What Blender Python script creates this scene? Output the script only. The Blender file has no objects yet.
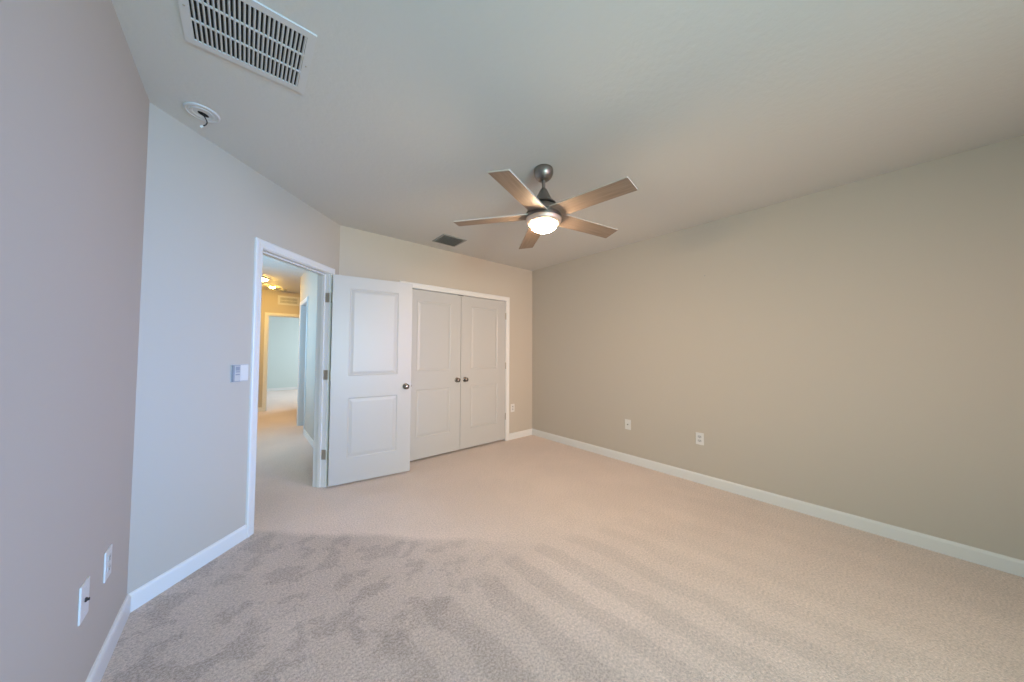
import bpy, bmesh, math, random
from mathutils import Vector, Matrix
C = bpy.context.scene.collection
SC = bpy.context.scene
PI = math.pi
random.seed(7)

# ---------------------------------------------------------------- camera
cam_d = bpy.data.cameras.new('camera')
cam = bpy.data.objects.new('camera', cam_d)
C.objects.link(cam)
F_PX = 312.04
YAW, PITCH, ROLL, EYE = math.radians(40.678), math.radians(2.0236), 0.00368, 1.2688
cam_d.sensor_fit = 'HORIZONTAL'
cam_d.sensor_width = 36.0
cam_d.lens = 36.0 * F_PX / 1024.0
cam_d.clip_start = 0.02
_fw = Vector((math.sin(YAW) * math.cos(PITCH), math.cos(YAW) * math.cos(PITCH), math.sin(PITCH)))
_rt = Vector((math.cos(YAW), -math.sin(YAW), 0))
_up = _rt.cross(_fw)
_r2 = _rt * math.cos(ROLL) + _up * math.sin(ROLL)
_u2 = -_rt * math.sin(ROLL) + _up * math.cos(ROLL)
cam.matrix_world = Matrix(((_r2.x, _u2.x, -_fw.x, 0), (_r2.y, _u2.y, -_fw.y, 0), (_r2.z, _u2.z, -_fw.z, EYE), (0, 0, 0, 1)))
SC.camera = cam

# ---------------------------------------------------------------- view, world, daylight and fill lamps
SC.view_settings.view_transform = 'Standard'
SC.view_settings.look = 'None'
SC.view_settings.gamma = 1.0
SC.view_settings.exposure = 0.06
SC.view_settings.use_curve_mapping = False
w = bpy.data.worlds.new('sky')
SC.world = w
w.use_nodes = True
w.node_tree.nodes['Background'].inputs[0].default_value = (0.62, 0.80, 1.0, 1)
w.node_tree.nodes['Background'].inputs[1].default_value = 1.0


def area_light(name, loc, target, sx, sy, power, col, spread=180):
    d = bpy.data.lights.new(name, 'AREA')
    d.shape = 'RECTANGLE'
    d.size, d.size_y = sx, sy
    d.energy = power
    d.color = col
    d.spread = math.radians(spread)
    o = bpy.data.objects.new(name, d)
    C.objects.link(o)
    o.location = loc
    o.rotation_euler = (Vector(target) - Vector(loc)).to_track_quat('-Z', 'Y').to_euler()
    return o


# name: (power, colour)
LIGHTS = {
    'window_sky': (18.5, (0.03, 0.25, 1.0)),        # blue sky through the wide window, falling towards the doorway wall
    'window_diffuse': (19, (1.0, 0.57, 0.40)),    # added warm fill at the same window, aimed at the back and right walls
    'window_narrow': (78, (0.57, 0.925, 0.985)),     # unseen second window, added for soft overall fill
    'fan': (190, (1.0, 0.74, 0.48)),               # lit fan globe (emission strength)
    'hall': (150, (1.0, 0.60, 0.10)),              # lit hallway globes (emission strength)
    'far': (114, (0.74, 0.88, 1.0)),               # far room's window
    'hall_window': (43, (0.36, 0.68, 1.0)),       # hallway window hidden by the doorway wall
}
SKY_LEVEL = 0.0
w.node_tree.nodes['Background'].inputs[1].default_value = SKY_LEVEL
YF = -2.10                                # the window wall behind the camera
WIN = ((1.05, 2.95, 0.60, 2.15), (-0.20, 0.72, 0.60, 2.15))
_p, _c = LIGHTS['window_sky']
area_light('window_sky', (2.0, YF - 0.20, 1.40), (-0.42, 2.15, 1.0), 1.8, 1.5, _p, _c, 50)
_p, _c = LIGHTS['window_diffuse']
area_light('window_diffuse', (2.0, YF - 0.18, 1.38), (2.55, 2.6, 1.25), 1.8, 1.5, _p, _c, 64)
_p, _c = LIGHTS['window_narrow']
area_light('window_narrow', (0.26, YF - 0.18, 1.38), (0.9, 3, 0.9), 0.9, 1.5, _p, _c, 140)
_p, _c = LIGHTS['far']
area_light('far_window_daylight', (3.20, 10.6, 1.38), (0, 10.6, 1.38), 1.7, 1.5, _p, _c)
_p, _c = LIGHTS['hall_window']
area_light('hall_window_daylight', (-0.72, 5.4, 1.50), (2, 5.4, 1.50), 1.3, 1.3, _p, _c)

# ---------------------------------------------------------------- materials
def nt(name):
    m = bpy.data.materials.new(name)
    m.use_nodes = True
    t = m.node_tree
    return m, t, t.nodes['Principled BSDF']


def flat(name, col, rough=0.5, metal=0.0, spec=0.5, emit=None, strength=0):
    m, t, b = nt(name)
    b.inputs['Base Color'].default_value = (*col, 1)
    b.inputs['Roughness'].default_value = rough
    b.inputs['Metallic'].default_value = metal
    b.inputs['Specular IOR Level'].default_value = spec
    if emit:
        b.inputs['Emission Color'].default_value = (*emit, 1)
        b.inputs['Emission Strength'].default_value = strength
    return m


def textured(name, col, rough, scale, bump, dist=0.002, spec=0.3, detail=3.0):
    """paint with an orange-peel bump"""
    m, t, b = nt(name)
    b.inputs['Base Color'].default_value = (*col, 1)
    b.inputs['Roughness'].default_value = rough
    b.inputs['Specular IOR Level'].default_value = spec
    tc = t.nodes.new('ShaderNodeTexCoord')
    n = t.nodes.new('ShaderNodeTexNoise')
    n.inputs['Scale'].default_value = scale
    n.inputs['Detail'].default_value = detail
    bp = t.nodes.new('ShaderNodeBump')
    bp.inputs['Strength'].default_value = bump
    bp.inputs['Distance'].default_value = dist
    t.links.new(tc.outputs['Object'], n.inputs['Vector'])
    t.links.new(n.outputs['Fac'], bp.inputs['Height'])
    t.links.new(bp.outputs['Normal'], b.inputs['Normal'])
    return m


M_WALL = textured('greige_wall_paint', (0.545, 0.487, 0.415), 0.75, 60, 0.15)
M_AQUA = textured('pale_aqua_wall_paint', (0.60, 0.66, 0.63), 0.75, 60, 0.1)
M_CEIL = textured('ceiling_knockdown_paint', (0.66, 0.645, 0.615), 0.85, 38, 0.38, 0.004)
M_TRIM = flat('white_semigloss_trim', (0.76, 0.75, 0.73), 0.35)
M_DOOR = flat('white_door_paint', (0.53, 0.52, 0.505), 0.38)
M_PLATE = flat('white_plastic', (0.74, 0.72, 0.69), 0.35)
M_PLATE_IN = flat('white_plastic_insert', (0.56, 0.55, 0.535), 0.3)
M_SLOT = flat('dark_slot', (0.03, 0.03, 0.03), 0.6)
M_BLACK = flat('black_void', (0.006, 0.006, 0.006), 0.9)
M_GREYP = flat('grey_plastic_side', (0.30, 0.32, 0.36), 0.5)
M_NICKEL = flat('satin_nickel', (0.24, 0.215, 0.195), 0.30, 1.0)
M_PEWTER = flat('brushed_pewter', (0.30, 0.28, 0.26), 0.38, 1.0)
M_HINGE = flat('nickel_hinge', (0.46, 0.41, 0.34), 0.45, 0.6)
M_RING = flat('brushed_nickel_ring', (0.74, 0.60, 0.51), 0.5, 0.8)  # the globe's warm light on the ring put into its base colour
M_VENT = flat('grey_register_metal', (0.33, 0.33, 0.31), 0.5)
M_WIRE = flat('black_wire', (0.02, 0.02, 0.02), 0.5)
M_GRILLE = flat('white_grille_enamel', (0.66, 0.65, 0.64), 0.45)
M_GLOBE = flat('lit_frosted_globe', (0.9, 0.88, 0.82), 0.4, emit=LIGHTS['fan'][1], strength=LIGHTS['fan'][0])
M_HALLGLOBE = flat('lit_hall_globe', (0.9, 0.85, 0.75), 0.4, emit=LIGHTS['hall'][1], strength=LIGHTS['hall'][0])
M_GASKET = flat('grey_gap', (0.10, 0.095, 0.09), 0.8)


def wood_mat():
    m, t, b = nt('taupe_wood_blade')
    b.inputs['Roughness'].default_value = 0.5
    tc = t.nodes.new('ShaderNodeTexCoord')
    mp = t.nodes.new('ShaderNodeMapping')
    mp.inputs['Scale'].default_value = (3.0, 60.0, 20.0)
    n = t.nodes.new('ShaderNodeTexNoise')
    n.inputs['Scale'].default_value = 1.6
    n.inputs['Detail'].default_value = 5
    r = t.nodes.new('ShaderNodeValToRGB')
    r.color_ramp.elements[0].position = 0.32
    r.color_ramp.elements[0].color = (0.21, 0.15, 0.11, 1)
    r.color_ramp.elements[1].position = 0.70
    r.color_ramp.elements[1].color = (0.30, 0.225, 0.17, 1)
    L = t.links.new
    L(tc.outputs['Object'], mp.inputs['Vector'])
    L(mp.outputs['Vector'], n.inputs['Vector'])
    L(n.outputs['Fac'], r.inputs['Fac'])
    L(r.outputs['Color'], b.inputs['Base Color'])
    return m


M_WOOD = wood_mat()
M_EDGELIT = flat('pale_blade_edge', (0.52, 0.47, 0.41), 0.5)  # window light on the blade edges, put into a paler colour


def carpet_mat():
    """cut pile: flecked yarn, vacuum tracks and trodden pile"""
    m, t, b = nt('beige_cut_pile_carpet')
    b.inputs['Roughness'].default_value = 0.95
    b.inputs['Specular IOR Level'].default_value = 0.05
    b.inputs['Sheen Weight'].default_value = 0.6
    b.inputs['Sheen Roughness'].default_value = 0.45
    b.inputs['Sheen Tint'].default_value = (1.0, 0.88, 0.80, 1)
    N, L = t.nodes.new, t.links.new

    def math_(op, a, b_=None, c=None, clamp=False):
        n = N('ShaderNodeMath')
        n.operation = op
        n.use_clamp = clamp
        for i, v in enumerate((a, b_, c)):
            if v is None:
                continue
            if isinstance(v, (int, float)):
                n.inputs[i].default_value = v
            else:
                L(v, n.inputs[i])
        return n.outputs[0]

    def noise(vec, scale, detail=2.0, rough=0.5):
        n = N('ShaderNodeTexNoise')
        n.inputs['Scale'].default_value = scale
        n.inputs['Detail'].default_value = detail
        n.inputs['Roughness'].default_value = rough
        L(vec, n.inputs['Vector'])
        return n.outputs['Fac']

    def smooth(v, lo, hi):
        n = N('ShaderNodeMapRange')
        n.interpolation_type = 'SMOOTHSTEP'
        n.inputs['From Min'].default_value = lo
        n.inputs['From Max'].default_value = hi
        L(v, n.inputs['Value'])
        return n.outputs['Result']

    tc = N('ShaderNodeTexCoord')
    P = tc.outputs['Object']
    sep = N('ShaderNodeSeparateXYZ')
    L(P, sep.inputs[0])
    X, Y = sep.outputs['X'], sep.outputs['Y']
    wob = math_('MULTIPLY', math_('SUBTRACT', noise(P, 2.2, 2), 0.5), 0.16)
    # vacuum tracks running towards the back wall, ending at about y = 1.48
    u = math_('ADD', math_('ADD', X, math_('MULTIPLY', math_('SUBTRACT', Y, 1.5), 0.09)), wob)
    ph = math_('FRACT', math_('DIVIDE', math_('SUBTRACT', u, 0.54), 0.241))
    tri = math_('ABSOLUTE', math_('SUBTRACT', ph, 0.5))
    band = smooth(math_('ADD', tri, math_('MULTIPLY', math_('SUBTRACT', noise(P, 9, 3, 0.6), 0.5), 0.30)), 0.20, 0.31)
    end = math_('SUBTRACT', 1.52, math_('MULTIPLY', smooth(X, 1.3, 2.2), 0.22))
    inside = smooth(math_('SUBTRACT', math_('ADD', end, math_('MULTIPLY', wob, 0.3)), Y), -0.03, 0.06)
    right = smooth(X, 0.35, 0.6)
    fade = math_('SUBTRACT', 1.0, math_('MULTIPLY', smooth(X, 1.3, 2.6), 0.75))
    tracks = math_('MULTIPLY', math_('MULTIPLY', band, inside), math_('MULTIPLY', right, fade))
    # trodden pile by the door: everything on the near side of a diagonal lies darker
    s = math_('ADD', math_('ADD', X, Y), math_('MULTIPLY', wob, 1.2))
    near = math_('SUBTRACT', 1.0, smooth(s, 2.93, 3.05))
    leftish = math_('SUBTRACT', 1.0, smooth(X, 0.55, 1.7))
    tread = math_('MULTIPLY', near, leftish)
    lifted = math_('MULTIPLY', math_('SUBTRACT', 1.0, near), leftish)
    # blotches of footprints
    blot = smooth(noise(P, 5.2, 3, 0.6), 0.50, 0.57)
    where = math_('MULTIPLY', smooth(Y, 1.1, 1.6), math_('SUBTRACT', 1.0, smooth(X, 0.8, 1.5)))
    blotch = math_('MULTIPLY', math_('MULTIPLY', blot, where), near)
    streak = smooth(noise(P, 1.6, 4, 0.6), 0.40, 0.66)
    # yarn flecks
    f1 = math_('SUBTRACT', noise(P, 210, 1, 0.6), 0.5)
    f2 = math_('SUBTRACT', noise(P, 92, 1.5, 0.6), 0.5)
    fleck = math_('ADD', math_('MULTIPLY', f1, 0.65), math_('MULTIPLY', f2, 0.85))
    v = math_('ADD', 1.0, fleck)
    v = math_('SUBTRACT', v, math_('MULTIPLY', tracks, 0.11))
    v = math_('SUBTRACT', v, math_('MULTIPLY', tread, 0.21))
    v = math_('ADD', v, math_('MULTIPLY', lifted, 0.10))
    v = math_('SUBTRACT', v, math_('MULTIPLY', blotch, 0.15))
    v = math_('ADD', v, math_('MULTIPLY', math_('SUBTRACT', streak, 0.5), 0.07))
    mix = N('ShaderNodeMix')
    mix.data_type = 'RGBA'
    mix.blend_type = 'MULTIPLY'
    mix.inputs['Factor'].default_value = 1.0
    mix.inputs['A'].default_value = (0.70, 0.575, 0.505, 1)
    comb = N('ShaderNodeCombineXYZ')
    for i in range(3):
        L(v, comb.inputs[i])
    L(comb.outputs[0], mix.inputs['B'])
    L(mix.outputs['Result'], b.inputs['Base Color'])
    bp = N('ShaderNodeBump')
    bp.inputs['Strength'].default_value = 0.6
    bp.inputs['Distance'].default_value = 0.006
    L(math_('ADD', f1, f2), bp.inputs['Height'])
    L(bp.outputs['Normal'], b.inputs['Normal'])
    return m


M_CARPET = carpet_mat()

# ---------------------------------------------------------------- mesh helpers
class MB:
    def __init__(s):
        s.bm = bmesh.new()

    def box(s, x0, x1, y0, y1, z0, z1, bevel=0.0, mat=None, rim=None):
        t = bmesh.new()
        v = [t.verts.new((x, y, z)) for x in (x0, x1) for y in (y0, y1) for z in (z0, z1)]
        for q in ((0, 1, 3, 2), (4, 6, 7, 5), (0, 4, 5, 1), (2, 3, 7, 6), (0, 2, 6, 4), (1, 5, 7, 3)):
            t.faces.new([v[i] for i in q])
        if bevel:
            bmesh.ops.bevel(t, geom=t.edges[:], offset=bevel, segments=2, profile=0.6, affect='EDGES')
        s.add(t, mat)
        return s

    def add(s, t, mat=None, mi=0):
        bmesh.ops.recalc_face_normals(t, faces=t.faces)
        if mat is not None:
            t.transform(mat)
        me = bpy.data.meshes.new('tmp')
        t.to_mesh(me)
        t.free()
        s.bm.from_mesh(me)
        bpy.data.meshes.remove(me)

    def poly(s, pts, faces, mat=None, smooth=False):
        t = bmesh.new()
        v = [t.verts.new(p) for p in pts]
        for f in faces:
            q = t.faces.new([v[i] for i in f])
            q.smooth = smooth
        s.add(t, mat)
        return s

    def lathe(s, prof, seg=32, mat=None, smooth=True):
        """prof: (r, z) from top to bottom"""
        t = bmesh.new()
        rings = []
        for r, z in prof:
            if r < 1e-5:
                rings.append([t.verts.new((0, 0, z))])
            else:
                rings.append([t.verts.new((r * math.cos(2 * PI * k / seg), r * math.sin(2 * PI * k / seg), z)) for k in range(seg)])
        for a, b in zip(rings, rings[1:]):
            for k in range(seg):
                j = (k + 1) % seg
                if len(a) == 1 and len(b) == 1:
                    continue
                if len(a) == 1:
                    f = t.faces.new((a[0], b[k], b[j]))
                elif len(b) == 1:
                    f = t.faces.new((a[k], b[0], a[j]))
                else:
                    f = t.faces.new((a[k], b[k], b[j], a[j]))
                f.smooth = smooth
        for rg, rev in ((rings[0], False), (rings[-1], True)):
            if len(rg) > 1:
                t.faces.new(rg[::-1] if rev else rg)
        s.add(t, mat)
        return s

    def tube(s, pts, r, seg=8, mat=None):
        t = bmesh.new()
        P = [Vector(p) for p in pts]
        rings = []
        for i, p in enumerate(P):
            d = (P[min(i + 1, len(P) - 1)] - P[max(i - 1, 0)]).normalized()
            a = d.orthogonal().normalized() if i == 0 else (rings_a - d * rings_a.dot(d)).normalized()
            rings_a = a
            b = d.cross(a)
            rings.append([t.verts.new(p + (a * math.cos(2 * PI * k / seg) + b * math.sin(2 * PI * k / seg)) * r) for k in range(seg)])
        for a, b in zip(rings, rings[1:]):
            for k in range(seg):
                f = t.faces.new((a[k], a[(k + 1) % seg], b[(k + 1) % seg], b[k]))
                f.smooth = True
        t.faces.new(rings[0])
        t.faces.new(rings[-1])
        s.add(t, mat)
        return s

    def prism(s, outline, z0, z1, mat=None):
        """outline in xy, extruded z0..z1"""
        n = len(outline)
        pts = [(x, y, z0) for x, y in outline] + [(x, y, z1) for x, y in outline]
        faces = [tuple(range(n))[::-1], tuple(range(n, 2 * n))] + [(i, (i + 1) % n, n + (i + 1) % n, n + i) for i in range(n)]
        return s.poly(pts, faces, mat)

    def build(s, name, mat, parent=None, sharp=None):
        me = bpy.data.meshes.new(name)
        s.bm.to_mesh(me)
        s.bm.free()
        me.materials.append(mat)
        if sharp:
            me.set_sharp_from_angle(angle=math.radians(sharp))
        o = bpy.data.objects.new(name, me)
        C.objects.link(o)
        if parent:
            o.parent = parent
        return o


def tag(o, label, cat, group=None, kind=None):
    o['label'] = label
    o['category'] = cat
    if group:
        o['group'] = group
    if kind:
        o['kind'] = kind
    return o


def struct(mb, name, mat, label, cat, **k):
    return tag(mb.build(name, mat, **k), label, cat, kind='structure')


def empty(name, mat, label, cat, group=None, kind=None):
    o = bpy.data.objects.new(name, None)
    o.empty_display_size = 0.05
    C.objects.link(o)
    o.matrix_world = mat
    return tag(o, label, cat, group, kind)


def frame_mat(o, u, v, n):
    """matrix whose columns are the local x (u), y (v), z (n) axes at o"""
    u, v, n = Vector(u), Vector(v), Vector(n)
    return Matrix(((u.x, v.x, n.x, o[0]), (u.y, v.y, n.y, o[1]), (u.z, v.z, n.z, o[2]), (0, 0, 0, 1)))


# ---------------------------------------------------------------- measures of the place
XR, YB, XL = 3.4068, 3.4808, -0.3974
LDX, LDY = -0.3974, 2.3873
DBX, DBY = 0.7049, 3.4808
H = 2.54
WT = 0.115                       # partition thickness
BBH, BBT = 0.0906, 0.014
DL = math.hypot(DBX - LDX, DBY - LDY)
DU = Vector(((DBX - LDX) / DL, (DBY - LDY) / DL, 0))      # along the angled wall
DN = Vector((DU.y, -DU.x, 0))                             # towards the bedroom
D0, D1, DOOR_H = 0.678, 1.412, 2.006                      # bedroom doorway along the angled wall
CX0, CX1, CH = 1.376, 2.872, 2.006                        # closet opening
HRX = 0.735                                               # hall's right wall face
HEY = 8.451                                               # hall's end wall
HCY = 6.62                                                # where the hall widens
HALL_H = 2.58

DIAG = frame_mat((LDX, LDY, 0), DU, (0, 0, 1), DN)        # x along wall, y up, z into the room

# ---------------------------------------------------------------- shell
mb = MB()
mb.box(-1.6, 3.6, YF - 0.14, 13.0, -0.12, 0.0)
struct(mb, 'floor', M_CARPET, 'beige cut pile carpet with vacuum tracks over the whole floor', 'carpet')

mb = MB()
mb.box(XL - 0.14, XR + 0.14, YF - 0.14, LDY, H, H + 0.12)
mb.prism([(XL - 0.02, LDY), (XR + 0.14, LDY), (XR + 0.14, YB + 0.06), (DBX - 0.03, YB + 0.06), (XL - 0.04, LDY + 0.04)], H, H + 0.12)
struct(mb, 'ceiling', M_CEIL, 'flat off-white ceiling of the bedroom', 'ceiling')

mb = MB()
mb.prism([(-1.6, 2.3), (XL - 0.03, LDY + 0.03), (DBX - 0.05, YB + 0.055), (3.6, YB + 0.06), (3.6, 8.51), (-1.6, 8.51)], HALL_H, HALL_H + 0.1)
struct(mb, 'ceiling_hall', M_CEIL, 'off-white hallway ceiling seen through the doorway', 'ceiling')
mb = MB()
mb.box(-1.6, 3.6, 8.51, 13.0, HALL_H, HALL_H + 0.1)
struct(mb, 'ceiling_far_room', M_CEIL, 'ceiling of the far room', 'ceiling')

mb = MB()
mb.box(XR, XR + 0.14, YF - 0.14, YB + WT, 0, H)
struct(mb, 'wall_right', M_WALL, 'long plain greige wall with two outlet plates', 'wall')

mb = MB()
mb.box(XL - 0.14, XL, YF - 0.14, LDY, 0, H)
mb.prism([(XL - 0.14, LDY), (XL, LDY), (LDX - DN.x * WT, LDY - DN.y * WT)], 0, H)
struct(mb, 'wall_left', M_WALL, 'greige wall with the two plates near the floor', 'wall')

mb = MB()
for a, b_, z0, z1 in ((0, D0 - 0.02, 0, H), (D1 + 0.02, DL, 0, H), (D0 - 0.02, D1 + 0.02, DOOR_H + 0.02, H)):
    mb.box(a, b_, z0, z1, -WT, 0, mat=DIAG)
struct(mb, 'wall_angled', M_WALL, 'angled greige wall that holds the bedroom doorway', 'wall')

mb = MB()
mb.box(DBX, CX0 - 0.02, YB, YB + WT, 0, H)
mb.box(CX1 + 0.02, XR, YB, YB + WT, 0, H)
mb.box(CX0 - 0.02, CX1 + 0.02, YB, YB + WT, CH + 0.02, H)
struct(mb, 'wall_back', M_WALL, 'greige wall around the double closet doors', 'wall')

# closet interior, closed behind its doors
mb = MB()
mb.box(HRX + WT, XR + 0.1, YB + 0.70, YB + 0.78, 0, H)
mb.box(XR, XR + 0.1, YB + WT, YB + 0.70, 0, H)
struct(mb, 'wall_closet', M_WALL, 'inside walls of the closet', 'wall')

# window wall behind the camera, two openings
mb = MB()
xs = (XL, WIN[1][0], WIN[1][1], WIN[0][0], WIN[0][1], XR)
mb.box(xs[0], xs[1], YF - 0.14, YF, 0, H)
mb.box(xs[2], xs[3], YF - 0.14, YF, 0, H)
mb.box(xs[4], xs[5], YF - 0.14, YF, 0, H)
for a, b_, z0, z1 in WIN:
    mb.box(a, b_, YF - 0.14, YF, 0, z0)
    mb.box(a, b_, YF - 0.14, YF, z1, H)
struct(mb, 'wall_front', M_WALL, 'window wall on the camera side', 'wall')
for i, (a, b_, z0, z1) in enumerate(WIN):
    mb = MB()
    y0, y1 = YF - 0.11, YF - 0.06
    mb.box(a, a + 0.045, y0, y1, z0, z1, 0.004)
    mb.box(b_ - 0.045, b_, y0, y1, z0, z1, 0.004)
    mb.box(a + 0.045, b_ - 0.045, y0, y1, z1 - 0.045, z1, 0.004)
    mb.box(a + 0.045, b_ - 0.045, y0, y1, z0, z0 + 0.045, 0.004)
    mb.box(a + 0.045, b_ - 0.045, y0, y1, (z0 + z1) / 2 - 0.02, (z0 + z1) / 2 + 0.02, 0.004)
    wo = struct(mb, 'window_%d' % (i + 1), M_TRIM, 'white sash window on the camera side, %s of two' % ('wider', 'narrower')[i], 'window')
    mb = MB()
    mb.box(a - 0.03, b_ + 0.03, YF - 0.06, YF + 0.03, z0 - 0.025, z0 - 0.001, 0.005)
    mb.build('window_sill', M_TRIM, wo)

# hall shell
HDY0, HDY1, HDH = 5.735, 6.43, 2.05                       # doorway in the hall's right wall
mb = MB()
mb.box(HRX, HRX + WT, YB + WT, HDY0 - 0.02, 0, HALL_H)
mb.box(HRX, HRX + WT, HDY1 + 0.02, HCY, 0, HALL_H)
mb.box(HRX, HRX + WT, HDY0 - 0.02, HDY1 + 0.02, HDH + 0.02, HALL_H)
struct(mb, 'wall_hall_right', M_WALL, 'hallway wall beyond the doorway with a cased side door', 'wall')
mb = MB()
for a, b_, z0, z1 in ((2.3, 4.7, 0, HALL_H), (6.1, HEY, 0, HALL_H), (4.7, 6.1, 0, 0.8), (4.7, 6.1, 2.2, HALL_H)):
    mb.box(-0.62, -0.50, a, b_, z0, z1)
mb.box(-0.62, XL - 0.1, 2.2, 2.3, 0, HALL_H)
struct(mb, 'wall_hall_left', M_WALL, 'hallway wall hidden by the doorway', 'wall')
mb = MB()
mb.box(HRX + WT, 2.4, HCY - WT, HCY, 0, HALL_H)
mb.box(2.4, 2.5, YB + 0.78, HEY, 0, HALL_H)
struct(mb, 'wall_hall_recess', M_WALL, 'walls of the wider end of the hallway', 'wall')
EX0, EX1, EH = 0.386, 1.150, 2.03                         # doorway in the end wall
mb = MB()
mb.box(-0.62, EX0 - 0.02, HEY, HEY + WT, 0, HALL_H)
mb.box(EX1 + 0.02, 3.2, HEY, HEY + WT, 0, HALL_H)
mb.box(EX0 - 0.02, EX1 + 0.02, HEY, HEY + WT, EH + 0.02, HALL_H)
struct(mb, 'wall_hall_end', M_WALL, 'hallway end wall lit orange around the far doorway', 'wall')

# far room
mb = MB()
mb.box(-1.6, 3.2, 12.6, 12.75, 0, HALL_H)
struct(mb, 'wall_far_back', M_AQUA, 'pale aqua wall at the end of the far room', 'wall')
mb = MB()
mb.box(-1.6, -1.48, HEY + WT, 12.6, 0, HALL_H)
struct(mb, 'wall_far_left', M_AQUA, 'left wall of the far room', 'wall')
mb = MB()
for a, b_, z0, z1 in ((HEY + WT, 9.7, 0, HALL_H), (11.5, 12.6, 0, HALL_H), (9.7, 11.5, 0, 0.6), (9.7, 11.5, 2.15, HALL_H)):
    mb.box(3.0, 3.12, a, b_, z0, z1)
struct(mb, 'wall_far_right', M_AQUA, 'window wall of the far room', 'wall')
mb = MB()
mb.box(3.04, 3.09, 9.7, 9.75, 0.6, 2.15)
mb.box(3.04, 3.09, 11.45, 11.5, 0.6, 2.15)
mb.box(3.04, 3.09, 9.75, 11.45, 0.6, 0.65)
mb.box(3.04, 3.09, 9.75, 11.45, 2.10, 2.15)
mb.box(3.04, 3.09, 10.57, 10.63, 0.65, 2.10)
struct(mb, 'window_3', M_TRIM, 'white window of the far room', 'window')

mb = MB()
for a, b_, z0, z1 in ((4.7, 4.75, 0.8, 2.2), (6.05, 6.1, 0.8, 2.2), (4.75, 6.05, 0.8, 0.85), (4.75, 6.05, 2.15, 2.2), (5.37, 5.43, 0.85, 2.15)):
    mb.box(-0.59, -0.54, a, b_, z0, z1)
struct(mb, 'window_4', M_TRIM, 'white hallway window hidden by the doorway wall', 'window')

# ---------------------------------------------------------------- baseboards (mitred sweep)
BB_PROF = [(0.0, 0.0), (BBT, 0.0), (BBT, BBH - 0.018), (BBT - 0.003, BBH - 0.008), (0.005, BBH), (0.0, BBH)]


def baseboard(path, name, label):
    """path runs with the room on its right"""
    P = [Vector((x, y, 0)) for x, y in path]
    nrm = [Vector(((b - a).normalized().y, -(b - a).normalized().x, 0)) for a, b in zip(P, P[1:])]
    mb = MB()
    pts, n = [], len(BB_PROF)
    for i, p in enumerate(P):
        if i == 0:
            m = nrm[0]
        elif i == len(P) - 1:
            m = nrm[-1]
        else:
            m = (nrm[i - 1] + nrm[i]) / (1 + nrm[i - 1].dot(nrm[i]))
        for o, z in BB_PROF:
            pts.append(p + m * o + Vector((0, 0, z)))
    faces = [tuple(range(n)), tuple(range(len(pts) - n, len(pts)))[::-1]]
    for i in range(len(P) - 1):
        for k in range(n):
            j = (k + 1) % n
            faces.append((i * n + k, i * n + j, (i + 1) * n + j, (i + 1) * n + k))
    mb.poly(pts, faces)
    return struct(mb, name, M_TRIM, label, 'baseboard')


def dpt(d):
    return (LDX + DU.x * d, LDY + DU.y * d)


CAS = 0.064
baseboard([(XL, YF), (LDX, LDY), dpt(D0 - CAS)], 'baseboard_left', 'white baseboard turning from the outlet wall to the angled doorway wall')
baseboard([dpt(D1 + CAS), (DBX, DBY), (CX0 - CAS, YB)], 'baseboard_back', 'short white baseboard behind the open door')
baseboard([(CX1 + CAS, YB), (XR, YB), (XR, YF)], 'baseboard_right', 'long white baseboard from the closet around the corner along the plain wall')


def bb_box(name, label, x0, x1, y0, y1, face):
    mb = MB()
    mb.box(x0, x1, y0, y1, 0, BBH - 0.004, 0.003)
    return struct(mb, name, M_TRIM, label, 'baseboard')


bb_box('baseboard_hall_right', 'white baseboard along the hallway wall before the side door', HRX - BBT, HRX, YB + WT + 0.12, HDY0 - CAS, 'x')
bb_box('baseboard_hall_end', 'white baseboard of the hallway end wall', -0.50, EX0 - CAS, HEY - BBT, HEY, 'y')
bb_box('baseboard_far_back', 'white baseboard under the far aqua wall', -1.48, 3.0, 12.6 - BBT, 12.6, 'y')

# ---------------------------------------------------------------- casings and jambs
CP = [(0.0, 0.0), (0.0, 0.009), (0.006, 0.012), (0.020, 0.0115), (0.027, 0.014), (0.042, 0.0165), (0.052, 0.0165), (0.058, 0.012), (0.058, 0.0)]


def casing(mb, mat, a, b_, h):
    """door casing in wall frame: x along, y up, z out of the wall; reveal 5 mm"""
    rv = 0.005
    pts = []
    for s, t in CP:
        pts += [(a - rv - s, 0, t), (a - rv - s, h + rv + s, t), (b_ + rv + s, h + rv + s, t), (b_ + rv + s, 0, t)]
    n = len(CP)
    faces = []
    for k in range(n):
        j = (k + 1) % n
        for q in range(3):
            faces.append((k * 4 + q, k * 4 + q + 1, j * 4 + q + 1, j * 4 + q))
    faces.append(tuple(k * 4 for k in range(n)))
    faces.append(tuple(k * 4 + 3 for k in range(n))[::-1])
    mb.poly(pts, faces, mat)


def jambs(mb, mat, a, b_, h, z0, z1, stop=None):
    mb.box(a - 0.02, a, 0, h + 0.02, z0, z1, mat=mat)
    mb.box(b_, b_ + 0.02, 0, h + 0.02, z0, z1, mat=mat)
    mb.box(a, b_, h, h + 0.02, z0, z1, mat=mat)
    if stop:
        s0, s1 = stop
        mb.box(a, a + 0.011, 0, h - 0.011, s0, s1, 0.002, mat=mat)
        mb.box(b_ - 0.011, b_, 0, h - 0.011, s0, s1, 0.002, mat=mat)
        mb.box(a, b_, h - 0.011, h, s0, s1, 0.002, mat=mat)


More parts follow.
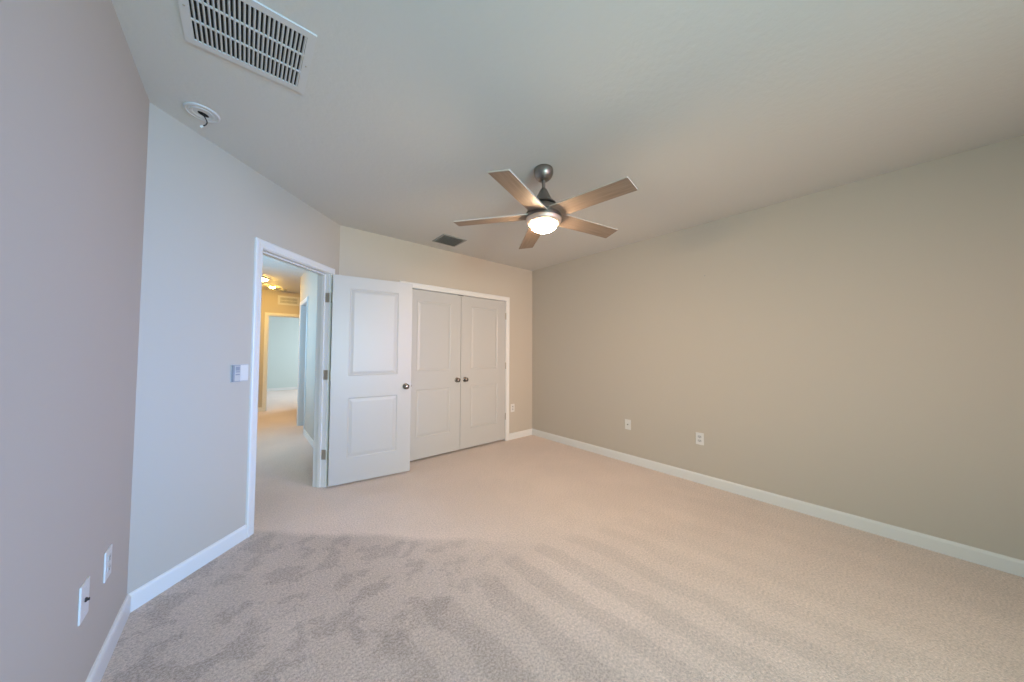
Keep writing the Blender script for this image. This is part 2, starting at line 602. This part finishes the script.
mb = MB()
casing(mb, DIAG, D0, D1, DOOR_H)
jambs(mb, DIAG, D0, D1, DOOR_H, -WT - 0.002, 0.001, (-0.075, -0.040))
casing(mb, DIAG @ Matrix.Translation((0, 0, -WT)) @ Matrix.Scale(-1, 4, (0, 0, 1)), D0, D1, DOOR_H)
struct(mb, 'trim_1', M_TRIM, 'white moulded casing and jamb around the open bedroom doorway', 'door casing')

BACK = frame_mat((0, YB, 0), (1, 0, 0), (0, 0, 1), (0, -1, 0))
mb = MB()
casing(mb, BACK, CX0, CX1, CH)
jambs(mb, BACK, CX0, CX1, CH, -WT, 0.001)
mb.box(CX0, CX1, CH - 0.012, CH, -0.075, -0.045, mat=BACK)
struct(mb, 'trim_2', M_TRIM, 'white moulded casing around the double closet doors', 'door casing')
mb = MB()
mb.box(2.085, 2.160, CH - 0.013, CH - 0.002, -0.042, -0.006, 0.001, mat=BACK)
tag(mb.build('ball_catch', M_SLOT), 'dark ball catch strike above the meeting closet doors', 'door catch')

HALLR = frame_mat((HRX, 0, 0), (0, 1, 0), (0, 0, 1), (-1, 0, 0))
mb = MB()
casing(mb, HALLR, HDY0, HDY1, HDH)
jambs(mb, HALLR, HDY0, HDY1, HDH, -WT, 0.001)
struct(mb, 'trim_3', M_TRIM, 'white casing of the side door in the hallway', 'door casing')

ENDW = frame_mat((0, HEY, 0), (1, 0, 0), (0, 0, 1), (0, -1, 0))
mb = MB()
casing(mb, ENDW, EX0, EX1, EH)
jambs(mb, ENDW, EX0, EX1, EH, -WT, 0.001, (-0.05, -0.02))
struct(mb, 'trim_4', M_TRIM, 'white casing of the far doorway at the end of the hallway', 'door casing')

# ---------------------------------------------------------------- panelled doors
def panel_slab(wd, ht, th, px, pz):
    """slab with moulded panels on both faces; x 0..wd, y 0 (front) .. th, z 0..ht"""
    mb = MB()
    xs = [0, px[0], px[1], wd]
    zs = [0] + [z for p in pz for z in p] + [ht]
    rings = [(0.0, 0.0), (0.004, 0.0030), (0.010, 0.0060), (0.015, 0.0060), (0.036, 0.0018), (0.041, 0.0010)]
    t = bmesh.new()
    for side in (0, 1):
        def V(x, z, d):
            return t.verts.new((x, d if side == 0 else th - d, z))
        for i in range(3):
            for j in range(len(zs) - 1):
                x0, x1, z0, z1 = xs[i], xs[i + 1], zs[j], zs[j + 1]
                if i == 1 and j % 2 == 1:
                    prev = None
                    for off, d in rings:
                        cur = [V(x0 + off, z0 + off, d), V(x1 - off, z0 + off, d), V(x1 - off, z1 - off, d), V(x0 + off, z1 - off, d)]
                        if prev:
                            for k in range(4):
                                t.faces.new((prev[k], prev[(k + 1) % 4], cur[(k + 1) % 4], cur[k]))
                        prev = cur
                    t.faces.new(prev)
                else:
                    t.faces.new([V(x0, z0, 0), V(x1, z0, 0), V(x1, z1, 0), V(x0, z1, 0)])
    for (x0, z0), (x1, z1) in zip(((0, 0), (wd, 0), (wd, ht), (0, ht)), ((wd, 0), (wd, ht), (0, ht), (0, 0))):
        t.faces.new([t.verts.new(p) for p in ((x0, 0, z0), (x1, 0, z1), (x1, th, z1), (x0, th, z0))])
    bmesh.ops.remove_doubles(t, verts=t.verts, dist=1e-5)
    mb.add(t)
    return mb


KNOB_PROF = [(0.0, 0.0605), (0.013, 0.0595), (0.021, 0.056), (0.0265, 0.049), (0.0265, 0.041), (0.022, 0.034), (0.013, 0.029), (0.0105, 0.024),
             (0.0105, 0.010), (0.020, 0.0085), (0.029, 0.006), (0.031, 0.0035), (0.031, 0.0)]


def knob(parent, x, z, y=0.0, out=-1):
    m = frame_mat((x, y, z), (1, 0, 0), (0, 0, -out), (0, out, 0))
    mb = MB()
    mb.lathe(KNOB_PROF, 28, m)
    return mb.build('knob', M_NICKEL, parent, sharp=50)


def hinge(parent, x, y, z, r=0.0065, hh=0.09, leaf=None):
    mb = MB()
    for k in range(5):
        z0 = z - hh / 2 + k * hh / 5
        mb.lathe([(0.0, z0 + hh / 5 - 0.0008), (r, z0 + hh / 5 - 0.0008), (r, z0), (0.0, z0)], 12, Matrix.Translation((x, y, 0)))
    mb.lathe([(0.0, z + hh / 2 + 0.006), (0.004, z + hh / 2 + 0.005), (0.005, z + hh / 2), (0.0, z + hh / 2)], 12, Matrix.Translation((x, y, 0)))
    if leaf:
        mb.box(*leaf, z - hh / 2, z + hh / 2, 0.0006)
    return mb.build('hinge', M_HINGE, parent, sharp=40)


DW, DTH = 0.745, 0.035
P_X = (0.146, 0.602)

# the open bedroom door: hinge pin on the jamb, swung wide so its hall face shows
DA = math.radians(-8.02)
du = Vector((math.cos(DA), math.sin(DA), 0))
dv = Vector((-math.sin(DA), math.cos(DA), 0))             # from the visible face into the slab
FACE0 = Vector((0.6208, 3.3325, 0.016))
slab = panel_slab(0.742, 1.985, DTH, P_X, ((0.232, 0.806), (1.016, 1.868))).build('door_1', M_DOOR)
slab.matrix_world = frame_mat(FACE0 + du * 0.005, du, dv, (0, 0, 1))
tag(slab, 'open white two-panel bedroom door hinged on the angled doorway', 'door', kind='structure')
knob(slab, 0.686, 0.888)
knob(slab, 0.686, 0.888, DTH, 1)
mb = MB()
mb.box(0.7415, 0.7435, 0.005, 0.030, 0.858, 0.918, 0.0008)
mb.box(0.7425, 0.752, 0.011, 0.024, 0.878, 0.898, 0.003)
mb.build('latch', M_NICKEL, slab)
for hz in (1.765, 1.030, 0.285):
    # knuckle at the pin, one leaf let into the door's hinge edge, one into the jamb
    mb = MB()
    mb.lathe([(0.0, hz + 0.049), (0.0055, hz + 0.047), (0.0065, hz + 0.045), (0.0065, hz - 0.045), (0.0, hz - 0.047)], 14, Matrix.Translation((-0.004, DTH + 0.003, 0)))
    mb.box(-0.0022, 0.0003, 0.004, DTH + 0.002, hz - 0.045, hz + 0.045)
    inv = slab.matrix_world.inverted() @ DIAG
    mb.box(D1 - 0.0025, D1 + 0.0005, hz + 0.016 - 0.045, hz + 0.016 + 0.045, -0.036, 0.004, mat=inv)
    mb.build('hinge', M_HINGE, slab, sharp=40)

# closet doors
LEAF = 0.7425
cd = panel_slab(LEAF, 1.972, DTH, (0.150, 0.598), ((0.245, 0.800), (1.015, 1.848))).build('door_2', M_DOOR)
cd.matrix_world = Matrix.Translation((CX0 + 0.003, YB + 0.004, 0.024))
tag(cd, 'white two-panel closet door partly behind the open bedroom door', 'door', kind='structure')
knob(cd, LEAF - 0.052, 0.887)
cd2 = panel_slab(LEAF, 1.972, DTH, (0.150, 0.598), ((0.245, 0.800), (1.015, 1.848))).build('door_3', M_DOOR)
cd2.matrix_world = Matrix.Translation((CX1 - 0.003 - LEAF, YB + 0.004, 0.024))
tag(cd2, 'white two-panel closet door nearest the room corner', 'door', kind='structure')
knob(cd2, 0.062, 0.887)
for hz in (1.76, 1.045, 0.322):
    hinge(cd, -0.002, -0.004, hz)
    hinge(cd2, LEAF + 0.002, -0.004, hz)

# closed side door in the hall, set back in its jamb
sd = panel_slab(HDY1 - HDY0 - 0.006, HDH - 0.03, DTH, (0.14, 0.55), ((0.245, 0.80), (1.03, 1.88))).build('door_4', M_DOOR)
sd.matrix_world = frame_mat((HRX + WT + 0.012, HDY0 + 0.002, 0.02), (1, 0, 0), (0, -1, 0), (0, 0, 1))
tag(sd, 'side door swung open into the dark room off the hallway', 'door', kind='structure')
knob(sd, 0.06, 0.89)

# far door, swung into the far room, only its hinges and edge show
fd = panel_slab(0.75, EH - 0.03, DTH, (0.146, 0.602), ((0.245, 0.80), (1.03, 1.88))).build('door_5', M_DOOR)
fa = math.radians(97)
fd.matrix_world = frame_mat((EX0 + 0.004, HEY + WT + 0.008, 0.02), (math.cos(fa), math.sin(fa), 0), (-math.sin(fa), math.cos(fa), 0), (0, 0, 1))
tag(fd, 'far white door swung open at the end of the hallway', 'door', kind='structure')
knob(fd, 0.69, 0.89)
inv = fd.matrix_world.inverted()
for hz in (1.84, 1.09, 0.33):
    mb = MB()
    mb.box(EX0 - 0.0005, EX0 + 0.004, HEY + WT - 0.045, HEY + WT + 0.004, hz - 0.05, hz + 0.05, mat=inv)
    mb.lathe([(0.0, hz + 0.052), (0.008, hz + 0.05), (0.008, hz - 0.05), (0.0, hz - 0.052)], 12, inv @ Matrix.Translation((EX0 + 0.006, HEY + WT + 0.007, 0)))
    mb.build('hinge', M_HINGE, fd, sharp=40)

# ---------------------------------------------------------------- ceiling fan
FANX, FANY = 1.5497, 1.4731
fan = empty('ceiling_fan', Matrix.Translation((FANX, FANY, H)), 'five-blade pewter ceiling fan with taupe wood blades and a lit globe', 'ceiling fan')
mb = MB()
mb.lathe([(0.0, 0.0), (0.064, 0.0), (0.0665, -0.006), (0.0672, -0.020), (0.0655, -0.038), (0.060, -0.053), (0.050, -0.066), (0.038, -0.077), (0.028, -0.082), (0.024, -0.083), (0.0, -0.083)], 40)
mb.build('canopy', M_PEWTER, fan, sharp=50)
mb = MB()
mb.lathe([(0.0, -0.076), (0.0125, -0.076), (0.0125, -0.165), (0.0, -0.165)], 20)
mb.build('downrod', M_PEWTER, fan, sharp=50)
mb = MB()
mb.lathe([(0.0, -0.138), (0.015, -0.138), (0.021, -0.143), (0.030, -0.160), (0.042, -0.185), (0.052, -0.206), (0.060, -0.222), (0.070, -0.234), (0.084, -0.243), (0.085, -0.248), (0.074, -0.252), (0.0, -0.252)], 40)
mb.build('yoke_cover', M_PEWTER, fan, sharp=50)
mb = MB()
mb.lathe([(0.0, -0.250), (0.054, -0.250), (0.066, -0.254), (0.086, -0.266), (0.103, -0.282), (0.115, -0.299), (0.121, -0.312), (0.122, -0.320), (0.115, -0.323), (0.115, -0.329),
          (0.122, -0.331), (0.124, -0.336), (0.123, -0.352), (0.116, -0.354), (0.0, -0.354)], 48)
mb.build('motor_housing', M_PEWTER, fan, sharp=50)
mb = MB()
mb.lathe([(0.0, -0.352), (0.116, -0.352), (0.1225, -0.355), (0.1225, -0.366), (0.120, -0.376), (0.113, -0.384), (0.103, -0.389), (0.093, -0.390), (0.0, -0.384)], 48)
mb.build('light_ring', M_RING, fan, sharp=50)
mb = MB()
mb.lathe([(0.0, -0.380), (0.0915, -0.380), (0.0915, -0.392), (0.088, -0.404), (0.079, -0.418), (0.062, -0.429), (0.038, -0.436), (0.0, -0.439)], 40)
mb.build('light_globe', M_GLOBE, fan, sharp=70)

BLADE_Z = 2.215 - H
BR0, BR1, BWID, BTH = 0.085, 0.631, 0.1297, 0.008
DROOP = math.radians(1.75)
PITCH_B, PHASE = math.radians(-9.5), math.radians(-13.88)


def blade_mesh():
    w0, w1 = 0.138, BWID
    xs = [BR0 + (BR1 - 0.004 - BR0) * k / 10 for k in range(11)]
    half = lambda x: (w0 + (w1 - w0) * min(1, (x - BR0) / 0.40)) / 2
    out = [(x, -half(x)) for x in xs] + [(BR1, -w1 / 2 + 0.004), (BR1, w1 / 2 - 0.004)] + [(x, half(x)) for x in reversed(xs)]
    mb = MB()
    mb.prism(out, -BTH / 2, BTH / 2)
    return mb


b0 = blade_mesh().build('blade', M_WOOD, fan)
b0.data.materials.append(M_EDGELIT)
for p in b0.data.polygons:
    if abs(p.normal.z) < 0.5:
        p.material_index = 1
for k in range(5):
    b = b0 if k == 0 else b0.copy()
    if k:
        C.objects.link(b)
        b.parent = fan
    b.matrix_local = Matrix.Translation((0, 0, BLADE_Z)) @ Matrix.Rotation(PHASE + k * 2 * PI / 5, 4, 'Z') @ Matrix.Rotation(DROOP, 4, 'Y') @ Matrix.Rotation(PITCH_B, 4, 'X')

# ---------------------------------------------------------------- ceiling fittings
# return air grille
gx0, gx1, gy0, gy1 = -0.213, 0.192, 1.433, 1.803
gcx, gcy = (gx0 + gx1) / 2, (gy0 + gy1) / 2
hw, hd = (gx1 - gx0) / 2, (gy1 - gy0) / 2
gr = empty('return_air_grille', Matrix.Translation((gcx, gcy, H)), 'white slotted return air grille on the ceiling above the outlet wall', 'vent')
mb = MB()
bd = 0.029
T = 0.007
for x0, x1, y0, y1 in ((-hw, hw, -hd, -hd + bd), (-hw, hw, hd - bd, hd), (-hw, -hw + bd, -hd + bd, hd - bd), (hw - bd, hw, -hd + bd, hd - bd)):
    mb.poly([(x0, y0, 0), (x1, y0, 0), (x1, y1, 0), (x0, y1, 0), (x0, y0, -T), (x1, y0, -T), (x1, y1, -T), (x0, y1, -T)],
            [(0, 1, 2, 3), (7, 6, 5, 4), (0, 4, 5, 1), (1, 5, 6, 2), (2, 6, 7, 3), (3, 7, 4, 0)])
mb.build('frame', M_GRILLE, gr)
ix, iy = hw - bd, hd - bd
mb = MB()
for r in (1, 2):
    y = -iy + 2 * iy * r / 3
    mb.box(-ix, ix, y - 0.004, y + 0.004, -T, -0.002)
mb.build('cross_bars', M_GRILLE, gr)
mb = MB()
NS = 24
for i in range(NS):
    x = -ix + 2 * ix * (i + 0.5) / NS + 0.002
    for r in range(3):
        y0 = -iy + 2 * iy * r / 3 + (0.0045 if r else 0)
        y1 = -iy + 2 * iy * (r + 1) / 3 - (0.0045 if r < 2 else 0)
        # slanted blade: low edge towards +x
        a, t_ = 0.0018, 0.0042
        mb.poly([(x - a - t_ / 2, y0, -0.002), (x - a + t_ / 2, y0, -0.002), (x + a + t_ / 2, y0, -T), (x + a - t_ / 2, y0, -T),
                 (x - a - t_ / 2, y1, -0.002), (x - a + t_ / 2, y1, -0.002), (x + a + t_ / 2, y1, -T), (x + a - t_ / 2, y1, -T)],
                [(0, 1, 2, 3), (7, 6, 5, 4), (0, 4, 5, 1), (1, 5, 6, 2), (2, 6, 7, 3), (3, 7, 4, 0)])
mb.build('slats', M_GRILLE, gr)
mb = MB()
mb.box(-ix, ix, -iy, iy, -0.0015, -0.0005)  # flat black plate, the duct's shade put into its colour
mb.build('duct_opening', M_BLACK, gr)['label'] = 'black duct behind the slots'
for sx in (-1, 1):
    mb = MB()
    mb.lathe([(0.0, -T - 0.0018), (0.003, -T - 0.0014), (0.004, -T), (0.0, -T)], 12, Matrix.Translation((sx * (hw - bd / 2), 0.0, 0)))
    mb.build('screw', M_HINGE, gr)

# supply register near the closet
vx0, vx1, vy0, vy1 = 1.605, 1.892, 2.995, 3.275
vt = empty('ceiling_register', Matrix.Translation(((vx0 + vx1) / 2, (vy0 + vy1) / 2, H)), 'small dark grey louvred air register on the ceiling above the closet', 'vent')
vw, vd = (vx1 - vx0) / 2, (vy1 - vy0) / 2
mb = MB()
fb = 0.018
for x0, x1, y0, y1 in ((-vw, vw, -vd, -vd + fb), (-vw, vw, vd - fb, vd), (-vw, -vw + fb, -vd + fb, vd - fb), (vw - fb, vw, -vd + fb, vd - fb)):
    mb.box(x0, x1, y0, y1, -0.009, 0)
mb.build('frame', M_VENT, vt)
mb = MB()
for i in range(9):
    y = -vd + fb + 0.012 + i * (2 * vd - 2 * fb - 0.024) / 8
    mb.poly([(-vw + fb, y - 0.010, -0.016), (vw - fb, y - 0.010, -0.016), (vw - fb, y + 0.012, -0.001), (-vw + fb, y + 0.012, -0.001),
             (-vw + fb, y - 0.010, -0.0145), (vw - fb, y - 0.010, -0.0145), (vw - fb, y + 0.012, 0.0), (-vw + fb, y + 0.012, 0.0)],
            [(0, 1, 2, 3), (7, 6, 5, 4), (0, 4, 5, 1), (1, 5, 6, 2), (2, 6, 7, 3), (3, 7, 4, 0)])
mb.build('louvers', M_VENT, vt)  # shade between the slanted louvers put into the grey

# detector base with its loose wire
sm = empty('detector_base', Matrix.Translation((-0.200, 2.308, H)), 'round white detector base on the ceiling with a loose black wire', 'smoke detector base')
mb = MB()
mb.lathe([(0.0, 0.0), (0.071, 0.0), (0.071, -0.006), (0.069, -0.008), (0.063, -0.009), (0.060, -0.005), (0.049, -0.005), (0.047, -0.009), (0.039, -0.009), (0.036, -0.006), (0.0, -0.006)], 40)
mb.build('mounting_plate', M_GRILLE, sm, sharp=30)
mb = MB()
mb.lathe([(0.0, -0.006), (0.024, -0.006), (0.024, -0.0072), (0.0, -0.0072)], 24, Matrix.Translation((0.004, 0.004, 0)) @ Matrix.Rotation(0.6, 4, 'Z') @ Matrix.Scale(0.62, 4, (0, 1, 0)))
mb.build('wire_hole', M_BLACK, sm)['label'] = 'black oval opening'
mb = MB()
mb.tube([(0.004, 0.0, -0.004), (0.006, -0.003, -0.016), (0.012, -0.006, -0.028), (0.019, -0.010, -0.042), (0.021, -0.012, -0.055), (0.016, -0.012, -0.068), (0.006, -0.010, -0.078)], 0.0028, 8)
wr = mb.build('wire', M_WIRE, sm)
mb = MB()
mb.box(-0.005, 0.005, -0.004, 0.004, -0.008, 0.008, 0.0015, mat=Matrix.Translation((0.001, -0.009, -0.083)) @ Matrix.Rotation(0.7, 4, 'Y'))
mb.build('plug', M_PLATE, wr)['label'] = 'white plug on the wire end'

# ---------------------------------------------------------------- wall plates
def plate(name, mat, kind, label, cat, group=None, wd=0.072, ht=0.116):
    e = empty(name, mat, label, cat, group)
    mb = MB()
    mb.box(-wd / 2, wd / 2, -ht / 2, ht / 2, 0, 0.0055, 0.0022)
    mb.build('cover_plate', M_PLATE, e)
    if kind == 'duplex':
        for sy in (-1, 1):
            mb = MB()
            ol = []
            for k in range(28):
                a = 2 * PI * k / 28
                ol.append((0.0172 * math.cos(a), max(-0.0125, min(0.0125, 0.0172 * math.sin(a)))))
            mb.prism(ol, 0.004, 0.0072, Matrix.Translation((0, sy * 0.0195, 0)))
            so = mb.build('socket', M_PLATE_IN, e)
            mb = MB()
            mb.box(-0.0075, -0.0055, -0.001, 0.008, 0.0066, 0.0075, mat=Matrix.Translation((0, sy * 0.0195, 0)))
            mb.box(0.0055, 0.0075, -0.001, 0.007, 0.0066, 0.0075, mat=Matrix.Translation((0, sy * 0.0195, 0)))
            mb.lathe([(0.0, 0.0075), (0.0026, 0.0075), (0.0026, 0.0066), (0.0, 0.0066)], 10, Matrix.Translation((0, sy * 0.0195 - 0.006, 0)))
            mb.build('slots', M_SLOT, so)
        mb = MB()
        mb.lathe([(0.0, 0.0066), (0.0025, 0.0062), (0.003, 0.0052), (0.0, 0.005)], 10)
        mb.build('screw', M_PLATE_IN, e)
    else:
        mb = MB()
        mb.lathe([(0.0, 0.015), (0.0045, 0.015), (0.0045, 0.009), (0.0075, 0.009), (0.0075, 0.005), (0.0, 0.005)], 12)
        mb.build('jack', M_SLOT if kind == 'jack_black' else M_NICKEL, e)
        for sy in (-1, 1):
            mb = MB()
            mb.lathe([(0.0, 0.0066), (0.0025, 0.0062), (0.003, 0.0052), (0.0, 0.005)], 10, Matrix.Translation((0, sy * 0.042, 0)))
            mb.build('screw', M_PLATE_IN, e)
    return e


RIGHT = lambda y, z: frame_mat((XR, y, z), (0, -1, 0), (0, 0, 1), (-1, 0, 0))
LEFT = lambda y, z: frame_mat((XL, y, z), (0, 1, 0), (0, 0, 1), (1, 0, 0))
plate('cable_plate', RIGHT(1.892, 0.434), 'jack', 'white cable jack plate on the long plain wall nearer the corner', 'wall plate')
plate('outlet', RIGHT(1.139, 0.429), 'duplex', 'white duplex outlet on the long plain wall farther from the corner', 'outlet')
plate('outlet', frame_mat((3.006, YB, 0.452), (1, 0, 0), (0, 0, 1), (0, -1, 0)), 'duplex', 'small outlet between the closet casing and the room corner', 'outlet')
plate('cable_plate', LEFT(1.797, 0.409), 'jack_black', 'white plate with a black jack, nearest the camera low on the wall', 'wall plate', wd=0.078, ht=0.124)
plate('outlet', LEFT(2.047, 0.408), 'duplex', 'white duplex outlet low on the wall near the angled corner', 'outlet', wd=0.078)

# two-gang control beside the doorway
sw = empty('switch_plate', DIAG @ Matrix.Translation((0.532, 1.1225, 0)), 'white two-gang switch plate on the angled wall beside the doorway', 'switch')
mb = MB()
mb.box(-0.060, 0.060, -0.058, 0.058, 0, 0.007, 0.0025)
mb.build('cover_plate', M_PLATE_IN, sw)
mb = MB()
mb.box(-0.058, -0.009, -0.054, 0.054, 0.005, 0.020, 0.002)
fc = mb.build('fan_control', M_GREYP, sw)  # shade on the module's side put into the grey
fc['label'] = 'grey fan control module'
mb = MB()
mb.box(-0.048, -0.012, -0.050, 0.050, 0.019, 0.0215, 0.001)
mb.build('control_face', M_PLATE_IN, fc)
mb = MB()
mb.box(-0.044, -0.016, 0.018, 0.044, 0.0212, 0.0222, 0.0003)
mb.build('display', M_GREYP, fc)
for q, zz in enumerate((0.010, -0.008)):
    mb = MB()
    mb.box(-0.044, -0.016, zz - 0.004, zz + 0.004, 0.0212, 0.0232, 0.0008)
    mb.build('button', M_GREYP, fc)
mb = MB()
mb.box(-0.006, 0.055, -0.050, 0.054, 0.005, 0.013, 0.002)
rk = mb.build('rocker_frame', M_PLATE, sw)
mb = MB()
mb.poly([(0.008, -0.034, 0.013), (0.041, -0.034, 0.013), (0.041, 0.034, 0.013), (0.008, 0.034, 0.013), (0.008, -0.034, 0.0165), (0.041, -0.034, 0.0165), (0.041, 0.034, 0.0135), (0.008, 0.034, 0.0135)],
        [(0, 3, 2, 1), (4, 5, 6, 7), (0, 1, 5, 4), (1, 2, 6, 5), (2, 3, 7, 6), (3, 0, 4, 7)])
mb.build('rocker', M_PLATE, rk)

# a nail left in the plain wall
mb = MB()
mb.lathe([(0.0, 0.010), (0.004, 0.009), (0.004, 0.0075), (0.0016, 0.007), (0.0016, 0.0), (0.0, 0.0)], 10, frame_mat((XR, 1.068, 2.020), (0, -1, 0), (0, 0, 1), (-1, 0, 0)))
tag(mb.build('nail', M_GREYP), 'tiny nail left high in the long plain wall', 'nail')

# ---------------------------------------------------------------- hallway fittings
hg = empty('hall_return_grille', ENDW @ Matrix.Translation((0.735, 2.385, 0)), 'white return grille high on the orange-lit hallway end wall', 'vent')
mb = MB()
for x0, x1, y0, y1 in ((-0.20, 0.20, 0.060, 0.10), (-0.20, 0.20, -0.10, -0.060), (-0.20, -0.16, -0.06, 0.06), (0.16, 0.20, -0.06, 0.06)):
    mb.box(x0, x1, y0, y1, 0, 0.012, 0.002)
mb.build('frame', M_GRILLE, hg)
mb = MB()
for i in range(15):
    x = -0.155 + i * 0.31 / 14
    mb.box(x - 0.004, x + 0.004, -0.06, 0.06, 0.002, 0.010)
mb.box(-0.16, 0.16, -0.006, 0.006, 0.002, 0.012)
mb.build('slats', M_GRILLE, hg)
mb = MB()
mb.box(-0.16, 0.16, -0.06, 0.06, 0.0005, 0.0015)
mb.build('duct_opening', M_VENT, hg)


def hall_light(x, y, r, label):
    e = empty('hall_ceiling_light', Matrix.Translation((x, y, HALL_H)), label, 'ceiling light', 'hallway ceiling lights')
    mb = MB()
    mb.lathe([(0.0, 0.0), (r, 0.0), (r, -0.018), (r * 0.93, -0.022), (0.0, -0.022)], 32)
    mb.build('base', M_PEWTER, e, sharp=40)
    mb = MB()
    mb.lathe([(0.0, -0.020), (r * 0.90, -0.020), (r * 0.86, -0.034), (r * 0.68, -0.046), (r * 0.4, -0.053), (0.0, -0.055)], 32)
    mb.build('shade', M_HALLGLOBE, e, sharp=70)


hall_light(0.17, 7.15, 0.15, 'lit hallway ceiling light partly behind the doorway casing')
hall_light(0.405, 7.86, 0.055, 'small lit hallway ceiling light nearer the end wall')
hd_ = empty('hall_smoke_detector', Matrix.Translation((0.60, 8.15, HALL_H)), 'dark round detector on the hallway ceiling above the white grille', 'smoke detector')
mb = MB()
mb.lathe([(0.0, 0.0), (0.07, 0.0), (0.07, -0.016), (0.058, -0.034), (0.0, -0.038)], 28)
mb.build('housing', M_VENT, hd_, sharp=40)
mb = MB()
mb.lathe([(0.0, -0.036), (0.022, -0.036), (0.020, -0.042), (0.0, -0.043)], 20)
mb.build('test_button', M_GREYP, hd_, sharp=40)
